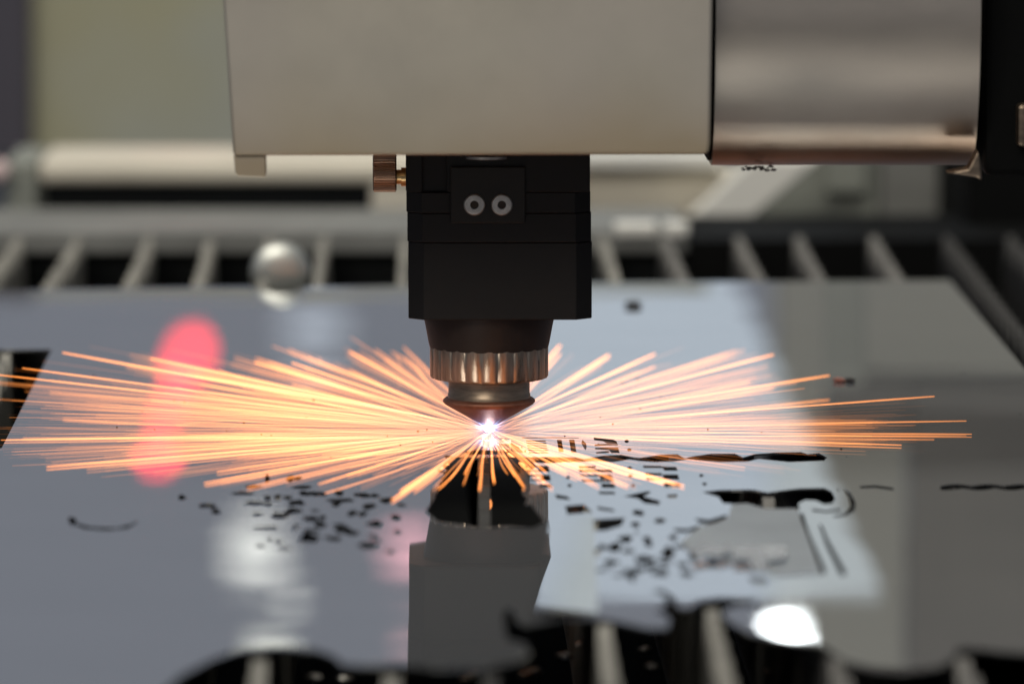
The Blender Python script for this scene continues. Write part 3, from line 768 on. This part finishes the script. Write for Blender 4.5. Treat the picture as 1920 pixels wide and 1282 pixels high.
def aimed(px, py, Y):                        # trail whose end shows at (px, py) when it lies in the plane y = Y
    p = at(px, py, Y)
    hor = math.hypot(p.x, p.y)
    return math.atan2(p.y, p.x), hor, math.atan2(p.z - 0.9, hor)

named = [
    (118, 661, 95, 'spark reaching highest at the far left, over the red reflection'),
    (42, 690, 60, 'long spark crossing the dark notch at the left edge'),
    (-8, 702, 52, 'spark running off the left edge just under the one over the dark notch'),
    (283, 672, 110, 'short broad spark crossing the top of the red reflection'),
    (478, 679, 118, 'broad lone spark left of the nozzle above the main spray'),
    (548, 680, 122, 'broad spark next to the lone one left of the nozzle'),
    (656, 659, 150, 'thick blurred spark rising left of the steel ring'),
    (1450, 665, 125, 'blurred spark reaching highest on the right over the pale reflection'),
    (1228, 664, 150, 'thick blurred spark rising right of the nozzle'),
    (1142, 666, 160, 'steep thick blurred spark beside the steel ring on the right'),
    (1050, 648, 175, 'steepest blurred spark right behind the steel ring'),
    (1555, 704, 90, 'spark ending just past the pale reflection on the upper right'),
    (1752, 743, 28, 'thin spark pointing to the upper right corner of the dark reflection'),
    (1812, 789, 8, 'longest thin straight spark on the right side'),
    (1822, 821, -6, 'thin spark reaching farthest right, just under the longest one'),
    (1690, 863, -26, 'thin spark falling lowest on the far right'),
    (88, 936, -62, 'dim spark reaching lowest at the far left'),
    (2, 838, -14, 'bright spark running to the left edge at nozzle height'),
    (735, 945, -118, 'orange spark ending lowest in front and left of the nozzle'),
    (985, 915, -98, 'curved orange drop trail in front and right of the nozzle'),
    (895, 921, -104, 'thick orange trail falling straight in front of the nozzle'),
    (930, 908, -90, 'orange trail falling just right of the thick middle one'),
    (1282, 925, -96, 'peach spark crossing the comb-shaped cut-outs'),
    (1062, 890, -72, 'bright spark ending on the pale strip between the combs'),
]
for (px, py, Y, lab) in named:
    az, hor, el = aimed(px, py, Y)
    thick = 0.20 + 0.0012 * abs(Y)
    g = spark_geo(az, hor, el, thick, 0.36 + 0.0055 * abs(Y), wig=(0.5 if 850 < px < 1000 and py > 880 else 0.0))
    tag(spark_obj('spark', [g]), lab, 'spark', 'sparks flying from the cut')

groups = [
    # az range, singles, in the spray, length range, elevation range, gain, label
    ((96, 124), 24, 36, (130, 188), (0.0, 1.2), .70, 'thick blurred spark rising steeply behind the left side of the steel ring'),
    ((56, 82), 12, 20, (120, 185), (0.0, 1.2), .55, 'thick blurred spark rising steeply behind the right side of the steel ring'),
    ((152, 183), 52, 150, (55, 118), (-0.1, 4.6), .46, 'glowing spark in the thick spray shooting left from the nozzle'),
    ((183, 212), 40, 100, (55, 120), (0.0, 1.6), .50, 'glowing spark skimming low over the sheet to the lower left of the nozzle'),
    ((124, 152), 24, 60, (70, 165), (0.0, 2.2), .60, 'blurred spark flying back and left behind the steel ring'),
    ((-9, 15), 42, 80, (50, 110), (0.0, 3.0), .42, 'thin glowing spark shooting right from the nozzle'),
    ((15, 56), 22, 60, (50, 160), (0.0, 2.6), .42, 'blurred peach spark flying back and right over the pale reflection'),
    ((212, 250), 24, 32, (50, 114), (0.0, 0.8), 1.0, 'orange spark flying forward and left of the nozzle over the dark reflection'),
    ((250, 294), 34, 28, (40, 106), (0.0, 0.8), 1.5, 'short orange spark falling forward in front of the nozzle'),
    ((294, 351), 14, 22, (40, 100), (0.0, 1.4), .62, 'spark flying forward and right over the comb-shaped cut-outs'),
]
for (px, py0, py1, th_, ht_, lab) in ((918, 936, 958, 0.55, 1.1, 'bright orange droplet falling through the hole under the nozzle'), (911, 972, 986, 0.2, 0.7, 'tiny orange droplet lowest in the hole under the nozzle')):
    a, b = at(px + 1, py0, -60), at(px - 1, py1, -60)
    v, f, h_, l_ = [], [], [], []
    for i in range(6):
        t = i / 5; p = a.lerp(b, t)
        for q in range(4):
            r = th_ * math.sin(0.35 + 2.5 * t)
            v.append(p + Vector((r * math.cos(q * math.pi / 2), r * math.sin(q * math.pi / 2), 0))); h_.append(ht_); l_.append(0.8)
    for i in range(5):
        for q in range(4):
            f.append((i * 4 + q, i * 4 + (q + 1) % 4, i * 4 + 4 + (q + 1) % 4, i * 4 + 4 + q))
    tag(spark_obj('spark', [(v, f, h_, l_)]), lab, 'spark', 'sparks flying from the cut')
mass = []
for (az0, az1), n1, n2, (l0, l1), (e0, e1), gain, lab in groups:
    for i in range(n1 + n2):
        az = R(random.uniform(az0, az1)); ln = l0 + (l1 - l0) * random.random() ** (0.9 if i < n1 else 1.3)
        if math.cos(az) > 0: ln = min(ln, (104 if abs(math.sin(az)) < 0.27 else 78) * random.uniform(0.85, 1.0) / max(0.35, math.cos(az)))
        el = R(e0 + (e1 - e0) * random.random() ** 1.6)
        dy = abs(ln * math.sin(az))
        r0 = random.uniform(0.05, 0.115) * (1.25 if i < n1 else 0.75) + (0.0012 if math.sin(az) < -0.6 else 0.0008) * dy
        heat = 0.40 * gain * (0.2 + 0.95 * random.random() ** 1.4 if i < n1 else random.uniform(0.08, 0.36)) * (1 + 0.010 * dy)
        front = 222 < math.degrees(az) % 360 < 305
        g = spark_geo(az, ln, el, r0, heat, wig=(random.uniform(0.15, 0.9) if front else (random.uniform(0.5, 1.2) if random.random() < 0.08 else 0.0)), drop=random.uniform(0, 3))
        if i < n1:
            gs = [g]
            if random.random() < 0.10 and not front:
                a2 = az + random.choice((-1, 1)) * R(random.uniform(4, 16)); st = ln * random.uniform(0.45, 0.9)
                v2, f2, h2, l2 = spark_geo(a2, random.uniform(8, 22), el + R(random.uniform(-2, 8)), r0 * 0.7, heat * 1.2, start=0.3, wig=0.3)
                off = Vector((math.cos(az) * st, math.sin(az) * st, 0.9 + st * math.tan(el) - 0.9))
                gs.append(([p + off for p in v2], f2, h2, [0.5 + 0.5 * q for q in l2]))
            g = gs
        if i < n1:
            tag(spark_obj('spark', g), lab, 'spark', 'sparks: ' + lab)
        else:
            mass.append(g)
ms = spark_obj('spark_spray', mass)
tag(ms, 'dense spray of fine glowing sparks fanning out all round the nozzle', 'spark spray', kind='stuff')
